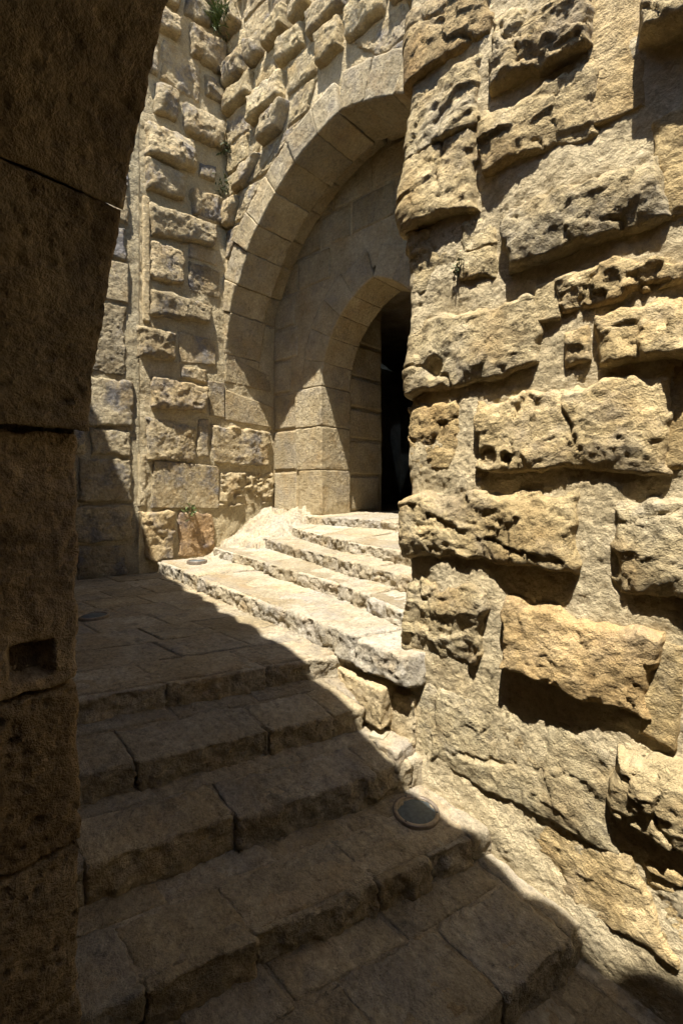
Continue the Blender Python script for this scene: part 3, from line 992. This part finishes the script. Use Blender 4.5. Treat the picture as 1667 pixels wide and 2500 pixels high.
# passage behind the doorway
passage = empty('passage', (-3.1, 5.5, -0.31), portal)
mortar(passage, W_P, span((0.0, 0.70, 0.03)), span((-0.6, 2.7, 0.03)), M_DRESSED, amp=0.5, sd=51.0, tint=(0.9, 0.88, 0.84))
zp = [-0.31, 0.16, 0.62, 1.02, 1.42, 1.86, 2.3]
for v0, v1 in zip(zp[:-1], zp[1:]):
    w = random.uniform(0.66, 0.72)
    stone(passage, W_P, [(0.005, v1 - 0.004), (w, v1 - 0.004), (w + random.uniform(-0.03, 0.03), v0 + 0.004), (0.005, v0 + 0.004)], random.uniform(0.012, 0.03), 'flat', 0.022,
          M_DRESSED, rtint(0.85, 1.0))
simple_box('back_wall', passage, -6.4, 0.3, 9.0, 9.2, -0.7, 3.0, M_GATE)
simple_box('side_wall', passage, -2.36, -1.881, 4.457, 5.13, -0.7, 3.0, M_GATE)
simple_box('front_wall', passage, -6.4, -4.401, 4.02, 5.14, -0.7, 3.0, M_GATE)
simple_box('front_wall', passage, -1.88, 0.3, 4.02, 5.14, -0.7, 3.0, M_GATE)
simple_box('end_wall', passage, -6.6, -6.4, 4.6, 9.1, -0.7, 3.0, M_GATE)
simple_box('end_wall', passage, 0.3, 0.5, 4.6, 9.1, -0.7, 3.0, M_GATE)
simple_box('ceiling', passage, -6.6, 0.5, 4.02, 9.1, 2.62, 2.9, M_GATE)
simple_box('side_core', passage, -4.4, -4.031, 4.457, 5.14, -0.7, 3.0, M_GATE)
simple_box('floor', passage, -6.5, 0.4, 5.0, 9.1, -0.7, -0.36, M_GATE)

# ================================================================== stairs
def poly_at(pl, w):
    """point at fraction w (0..1 by length) of a polyline"""
    pl = np.array(pl, dtype=float)
    seg = np.linalg.norm(np.diff(pl, axis=0), axis=1)
    cum = np.concatenate([[0], np.cumsum(seg)]) / seg.sum()
    return np.array([np.interp(w, cum, pl[:, 0]), np.interp(w, cum, pl[:, 1])])

def plen(pl):
    return float(np.linalg.norm(np.diff(np.array(pl, dtype=float), axis=0), axis=1).sum())

def row_of_blocks(parent, front, back, f0, f1, z0, z1, lens, mat, res, name='block', gap=0.012, jit=0.012, zj=0.005, rad=0.016,
                  amp=(0.004, 0.010, 0.0045), tlo=0.88, thi=1.08, tilt=0.0, chip=1.0, rise=0.0):
    """blocks laid between a front and a back line, fractions f0..f1 of the depth"""
    Lf = plen(front)
    w = 0.0
    cuts = [0.0]
    while w < 1 - 0.12 / Lf:
        w += random.uniform(*lens) / Lf
        cuts.append(min(w, 1.0))
    if 1 - cuts[-1] > 1e-6:
        cuts[-1] = 1.0
    for w0, w1 in zip(cuts[:-1], cuts[1:]):
        g = gap / 2 / Lf
        w0, w1 = w0 + g, w1 - g
        if (w1 - w0) * Lf < 0.05:
            continue
        F0, F1 = poly_at(front, w0), poly_at(front, w1)
        B0, B1 = poly_at(back, w0), poly_at(back, w1)
        skew = random.uniform(-0.015, 0.015)
        P00 = F0 + (B0 - F0) * f0
        P10 = F1 + (B1 - F1) * f0
        P01 = F0 + (B0 - F0) * (f1 - g)
        P11 = F1 + (B1 - F1) * (f1 - g)
        dep = (B0 - F0) / max(np.linalg.norm(B0 - F0), 1e-6)
        j = random.uniform(-jit, jit)
        P00 = P00 + dep * (j + skew * 0.5)
        P10 = P10 + dep * (j - skew * 0.5)
        zt = z1 + random.uniform(-zj, zj)
        tl = tilt
        c = [[[None, None], [None, None]], [[None, None], [None, None]]]
        for i, (pf, pb) in enumerate(((P00, P01), (P10, P11))):
            c[i][0][0] = (pf[0], pf[1], z0)
            c[i][0][1] = (pf[0], pf[1], zt - tl + rise * f0)
            c[i][1][0] = (pb[0], pb[1], z0)
            c[i][1][1] = (pb[0], pb[1], zt + rise * f1)
        dims = (float(np.linalg.norm(P10 - P00)), float(np.linalg.norm((P01 + P11) / 2 - (P00 + P10) / 2)), z1 - z0)
        if min(dims) < 0.03:
            continue
        block(name, parent, hexmap(c), dims, res, mat, rad=rad, amp=amp, chip=chip, tint=rtint(tlo, thi, 0.08))

def bed(parent, front, back, z, mat, name='bedding', zb=-2.4, tint=(1, 1, 1), n=40, m=14, amp=0.006, rise=0.0):
    """mortar bed under a tread, with its riser"""
    V = []
    for i in range(n + 1):
        w = i / n
        F, B = poly_at(front, w), poly_at(back, w)
        V.append((F[0], F[1], zb))
        for k in range(m + 1):
            q = F + (B - F) * (k / m)
            V.append((q[0], q[1], z + rise * k / m))
    V = np.array(V)
    d = amp * (fbm(V * np.array([9, 9, 9.0]) + 2.0, 4))
    V[:, 2] += np.where(V[:, 2] > zb + 0.01, d, 0)
    return mesh_obj(name, V, grid_faces(n + 1, m + 2), mat, parent, tint)

# ---- lower flight, between the gate and the bossed wall
lower = tag(empty('stone_stairs', (-1.2, 1.1, -1.8)), 'worn shaded flight of broad limestone steps in the foreground', 'stairs')
S = [(-1.726, 0.412, 1.837), (-1.458, 0.382, 1.797), (-1.187, 0.362, 1.897), (-0.853, 0.354, 1.877), (-0.513, 0.262, 1.89), (-0.17, 0.262, 1.89),
     (0.17, 0.26, 1.89), (0.52, 0.26, 1.89), (0.9, 0.26, 1.89), (1.3, 0.26, 1.89)]
RISES = [0, 0.066, 0.066, 0.03, 0.066, 0.05, 0.05, 0.05, 0.05]      # the treads slope up towards the next riser
SZ = [-0.89, -1.06, -1.235, -1.40, -1.58, -1.76, -1.94, -2.10, -2.25]
def nosing(i, y0, y1, push=0.0):
    x, k, y = S[i]
    return [(x + k * (yy - y) + push, yy) for yy in np.linspace(y0, y1, 6)]
for i in range(1, 9):
    y0 = 0.36 if i < 4 else -0.95
    if i == 4:
        y0 = 0.30
    y1 = 1.97
    yb = y0
    RISE = RISES[i]
    if i == 1:
        y1 = 1.775
    step = empty('step', (S[i][0], 1.2, SZ[i]), lower)
    ye = y1 if i == 1 else 1.76 + 0.02 * (i % 3)
    fr_ = nosing(i, y0, ye)
    bk_ = nosing(i - 1, yb, ye, -0.03)
    if i > 1:
        row_of_blocks(step, nosing(i, ye, 1.99, -0.006), nosing(i - 1, ye, 1.99, -0.04), 0.0, 1.0, SZ[i] - 0.17, SZ[i] + 0.006, (0.3, 0.4), M_PALE, 0.010 if i < 6 else 0.03,
                      name='end_block', gap=0.004, jit=0.004, zj=0.002, rad=0.016, amp=(0.004, 0.010, 0.006), chip=1.2, rise=RISE, tilt=0.012)
    rs = 0.0095 if i < 6 else 0.03
    bed(step, nosing(i, y0, 1.97, -0.03 if i != 1 else -0.06), nosing(i - 1, yb, 1.97, -0.03), SZ[i] - 0.003, M_STEP, tint=(0.92, 0.9, 0.88), amp=0.005, rise=RISE)
    row_of_blocks(step, fr_, bk_, 0.0, 0.62, SZ[i] - 0.165, SZ[i], (0.2, 0.62), M_STEP, (rs, rs, rs), gap=0.007, jit=0.010, tilt=0.008, name='step_block', amp=(0.006, 0.012, 0.005), zj=0.003, rad=0.005, chip=1.8, rise=RISE)
    row_of_blocks(step, fr_, bk_, 0.655, 1.0, SZ[i] - 0.08, SZ[i] - 0.001, (0.25, 0.6), M_STEP, (rs * 1.2, rs * 1.2, 0.02), gap=0.014, jit=0.008, zj=0.002, rad=0.003, name='tread_slab', amp=(0.003, 0.004, 0.004), rise=RISE)
# landing: nosing row and flags
landing = empty('landing', (-3.4, 1.3, -0.89), lower)
l_front = nosing(0, 0.36, 1.90)
l_back = [(x - 0.34, y) for x, y in l_front]
far = [(-5.35, 0.30), (-5.1, 1.2), (-4.78, 2.45)]
bed(landing, nosing(0, 0.36, 2.5, -0.03), [(-5.45, 0.30), (-5.2, 1.2), (-4.85, 2.6)], -0.894, M_STEP, tint=(0.86, 0.84, 0.82), n=80, m=90, amp=0.006)
row_of_blocks(landing, l_front, l_back, 0.0, 0.98, -1.055, -0.89, (0.2, 0.5), M_STEP, (0.010, 0.010, 0.010), gap=0.010, jit=0.010, tilt=0.008, name='step_block', rad=0.005, chip=1.4, amp=(0.006, 0.013, 0.005))
nrow = 8
for k in range(nrow):
    a0, a1 = k / nrow, (k + 1) / nrow
    def lerp_line(a):
        A = nosing(0, 0.36, 2.32, -0.35)
        return [tuple(np.array(poly_at(A, w)) * (1 - a) + np.array(poly_at(far, w)) * a) for w in np.linspace(0, 1, 7)]
    row_of_blocks(landing, lerp_line(a0), lerp_line(a1), 0.0, 1.0, -0.96, -0.889, (0.25, 0.6), M_STEP, (0.016, 0.016, 0.03), gap=0.012, jit=0.004, zj=0.004, rad=0.004,
                  name='flagstone', amp=(0.003, 0.003, 0.006), tlo=0.85, thi=1.02)

# ---- upper flight, turning to the doorway
upper = tag(empty('stone_stairs', (-2.6, 2.8, -0.9)), 'bleached sunlit flight of shallow irregular steps climbing to the arched doorway', 'stairs')
U = [
    ([(-4.75, 2.36), (-4.43, 2.315), (-3.0, 2.07), (-1.725, 1.851), (-1.25, 1.765)], -0.75, 0.16),
    ([(-4.6, 2.9), (-4.31, 2.835), (-3.08, 2.58), (-2.217, 2.377), (-1.475, 2.09), (-1.1, 1.95)], -0.64, 0.13),
    ([(-4.3, 3.30), (-3.79, 3.13), (-2.418, 2.66), (-1.638, 2.40), (-1.1, 2.25)], -0.53, 0.13),
    ([(-3.95, 3.5), (-3.53, 3.30), (-2.645, 2.90), (-1.826, 2.70), (-1.1, 2.52)], -0.42, 0.13),
    ([(-4.2, 3.80), (-3.4, 3.80), (-2.66, 3.80), (-1.2, 3.7)], -0.315, 0.13),
]
backs = [[(x, y + 0.08) for x, y in U[k + 1][0]] for k in range(4)] + [[(-4.05, 6.9), (-2.2, 6.9)]]
for k, (ln, z, hh) in enumerate(U):
    step = empty('step', (ln[2][0], ln[2][1], z), upper)
    inner_ln = [(x, y + 0.035) for x, y in ln]
    if k == 0:
        inner_ln = [q for q in inner_ln if q[0] < -1.6] + [(-1.45, inner_ln[3][1] - 0.02)]
    bed(step, inner_ln, backs[k], z - 0.018, M_PALE, tint=(0.9, 0.88, 0.84), zb=-1.6, n=60, m=20)
    row_of_blocks(step, ln, backs[k], 0.0, 1.0 if k < 4 else 0.3, z - hh, z, (0.38, 0.75), M_PALE, (0.014, 0.014, 0.012), gap=0.010, jit=0.016, zj=0.008, rad=0.010,
                  amp=(0.005, 0.015, 0.007), name='step_block', tilt=0.02, chip=1.2, tlo=0.92, thi=1.05)
# make-up stones under the overhanging end of the lowest step
corner = empty('corner_footing', (-1.5, 1.85, -1.2), upper)
def corner_block(f0, f1, dy, z0, z1, mat, tint):
    c = [[[(f0[0], f0[1], z0), (f0[0], f0[1], z1)], [(f0[0] + 0.02, f0[1] + dy, z0), (f0[0] + 0.02, f0[1] + dy, z1 + 0.01)]],
         [[(f1[0], f1[1], z0), (f1[0], f1[1], z1)], [(f1[0] + 0.02, f1[1] + dy, z0), (f1[0] + 0.02, f1[1] + dy, z1 + 0.01)]]]
    block('block', corner, hexmap(c), (math.hypot(f1[0] - f0[0], f1[1] - f0[1]), dy, z1 - z0), 0.010, mat, rad=0.008, amp=(0.006, 0.009, 0.005), tint=tint, chip=1.4)
corner_block((-1.80, 1.86), (-1.37, 1.765), 0.3, -1.14, -0.955, M_DRESSED, (1.1, 1.06, 0.98))
corner_block((-1.64, 1.745), (-1.25, 1.735), 0.35, -1.32, -1.185, M_PALE, (1.0, 0.98, 0.95))
corner_block((-1.50, 1.86), (-1.24, 1.845), 0.3, -1.2, -0.98, M_MORTAR, (0.95, 0.93, 0.9))

# ================================================================== bedrock left of the upper steps
nx, ny = 96, 110
xs, ys = np.meshgrid(np.linspace(-4.82, -3.45, nx), np.linspace(2.62, 3.97, ny), indexing='ij')
x, y = xs.ravel(), ys.ravel()
P = np.stack([x, y, x * 0 + 6.1], 1)
z = -0.86 + 0.56 * np.exp(-np.clip(np.abs(x + 4.34) - 0.18, 0, 9) ** 2 / 0.13 - np.clip(3.70 - y, 0, 9) ** 2 / 0.34)
z += 0.10 * chips2(x, y, 0.34, 5, 0.45) + 0.055 * chips2(x, y, 0.15, 9, 0.4) + 0.02 * chips2(x, y, 0.06, 12, 0.4) + 0.03 * fbm(P * 9, 4)
mesh_obj_ = mesh_obj('rock_outcrop', np.stack([x, y, z], 1), grid_faces(nx, ny), M_PALE)
tag(mesh_obj_, 'pale knobbly bedrock hump beside the upper steps at the foot of the arch', 'rock')

# ================================================================== recessed ground lights
def lathe(name, prof, mat, parent, c, seg=48):
    V = [(c[0] + r * math.cos(2 * math.pi * k / seg), c[1] + r * math.sin(2 * math.pi * k / seg), c[2] + z) for k in range(seg) for r, z in prof]
    n = len(prof)
    Fs = [(k * n + j, ((k + 1) % seg) * n + j, ((k + 1) % seg) * n + j + 1, k * n + j + 1) for k in range(seg) for j in range(n - 1)]
    return mesh_obj(name, V, Fs, mat, parent)
def ground_light(c, r, label):
    t = tag(empty('ground_light', c), label, 'light', 'round lights sunk into the paving')
    ring = lathe('ring', [(r, -0.02), (r, 0.004), (r * 0.985, 0.0075), (r * 0.93, 0.0085), (r * 0.83, 0.007), (r * 0.81, 0.004), (r * 0.80, -0.004)], M_BRASS, t, c)
    lathe('lens', [(r * 0.805, 0.0005), (r * 0.6, 0.004), (r * 0.35, 0.0065), (r * 0.12, 0.0075), (0.0005, 0.0077)], M_LENS, t, c)
    lathe('housing', [(r * 0.98, -0.005), (r * 0.98, -0.06), (0.001, -0.06)], M_DARK, t, c)
    for a in (0.6, 2.7, 4.8):
        lathe('screw', [(0.0045, 0.006), (0.0045, 0.0095), (0.001, 0.0095)], M_DARK, t, (c[0] + r * 0.88 * math.cos(a), c[1] + r * 0.88 * math.sin(a), c[2]), 10)
    return t
gl = ground_light((-1.135, 1.71, -1.383), 0.100, 'round brass-rimmed glass light sunk in a lower step near the bossed wall')
gl.rotation_euler = (0, math.radians(2.5), 0)
ground_light((-3.455, 1.253, -0.880), 0.10, 'round light sunk in the shaded landing close to the dark gate jamb')
ground_light((-4.33, 2.56, -0.744), 0.10, 'round light sunk in the sunny lowest upper step by the tower foot')
plate = tag(empty('floor_plate', (-1.40, 1.795, -1.181)), 'small pale square plate set in the sunlit end of a lower step', 'plate')
ca, sa = math.cos(0.25), math.sin(0.25)
def plate_box(name, h, z0, z1, mat):
    c = WORLD_LOC[plate.name]
    co = []
    for dx in (-h, h):
        row = []
        for dy in (-h, h):
            row.append([(c[0] + dx * ca - dy * sa, c[1] + dx * sa + dy * ca, c[2] + zz) for zz in (z0, z1)])
        co.append(row)
    return block(name, plate, hexmap(co), (2 * h, 2 * h, z1 - z0), 0.008, mat, rad=0.002, amp=(0, 0, 0))
plate_box('frame', 0.038, -0.02, 0.010, M_PLATE)
plate_box('cover', 0.032, 0.0, 0.014, M_PLATE)

# ================================================================== plants in the joints
def plant(name, label, base, n, ln, wd, mat, normal, droop=0.0, blade=False, spread=0.6, rad=0.04):
    sd = random.Random(hash(label) % 1000 if False else len(label) * 31 + n)
    V, Fs = [], []
    for k in range(n):
        b = np.array(base) + np.array([sd.gauss(0, rad), sd.gauss(0, rad), sd.gauss(0, rad)])
        d = np.array(normal) + np.array([sd.gauss(0, spread), sd.gauss(0, spread), sd.gauss(0, spread)])
        d /= np.linalg.norm(d)
        l = ln * sd.uniform(0.5, 1.2)
        sidev = np.cross(d, np.array([sd.gauss(0, 1), sd.gauss(0, 1), sd.gauss(0, 1)]))
        sidev /= max(np.linalg.norm(sidev), 1e-6)
        w = wd * sd.uniform(0.6, 1.2)
        i0 = len(V)
        g = np.array([0, 0, -droop * l])
        for t_, ww in ((0, 0.35 if not blade else 0.8), (0.4, 1.0), (0.75, 0.7), (1.0, 0.06)):
            c = b + d * l * t_ + g * t_ * t_
            V.append(c - sidev * w * ww / 2)
            V.append(c + sidev * w * ww / 2)
        for j in range(3):
            Fs.append((i0 + 2 * j, i0 + 2 * j + 1, i0 + 2 * j + 3, i0 + 2 * j + 2))
    root = tag(empty(name, base), label, 'plant', 'plants growing in the wall joints')
    mesh_obj('leaves', np.array(V), Fs, mat, root)
    sv = []
    mesh_obj('stem', np.array([np.array(base) - np.array(normal) * 0.05 + np.array([0.004, 0, 0]), np.array(base) - np.array(normal) * 0.05 - np.array([0.004, 0, 0.004]),
                               np.array(base) + np.array(normal) * ln * 0.4, np.array(base) + np.array([0, 0.003, 0.005])]), [(0, 1, 2, 3)], M_LEAF2, root)
    return root
plant('grass_tuft', 'green grassy tuft high in the corner between tower and arch wall', (-4.74, 3.15, 5.40), 260, 0.26, 0.014, M_LEAF, (0.4, -0.4, 0.6), 0.5, True, 0.4, 0.06)
plant('wall_weed', 'small weed in the corner joint left of the great arch, the upper of two', (-4.78, 3.18, 3.98), 70, 0.07, 0.02, M_LEAF2, (0.6, -0.6, 0.3), 0.2, False, 0.7, 0.05)
plant('wall_weed', 'small weed in the corner joint left of the great arch, the lower of two', (-4.78, 3.18, 3.52), 80, 0.07, 0.02, M_LEAF2, (0.6, -0.6, 0.3), 0.2, False, 0.7, 0.055)
plant('wall_weed', 'tiny pale green weed on the bossed wall near the inner doorway edge', (-1.01, 1.862, 0.955), 60, 0.026, 0.009, M_LEAF2, (-0.2, -0.9, 0.3), 0.1, False, 0.8, 0.014)
plant('wall_weed', 'little green sprig at the foot of the tower wall above the reddish stone', (-4.77, 2.74, -0.25), 40, 0.06, 0.02, M_LEAF, (0.8, -0.2, 0.3), 0.2, False, 0.7, 0.03)
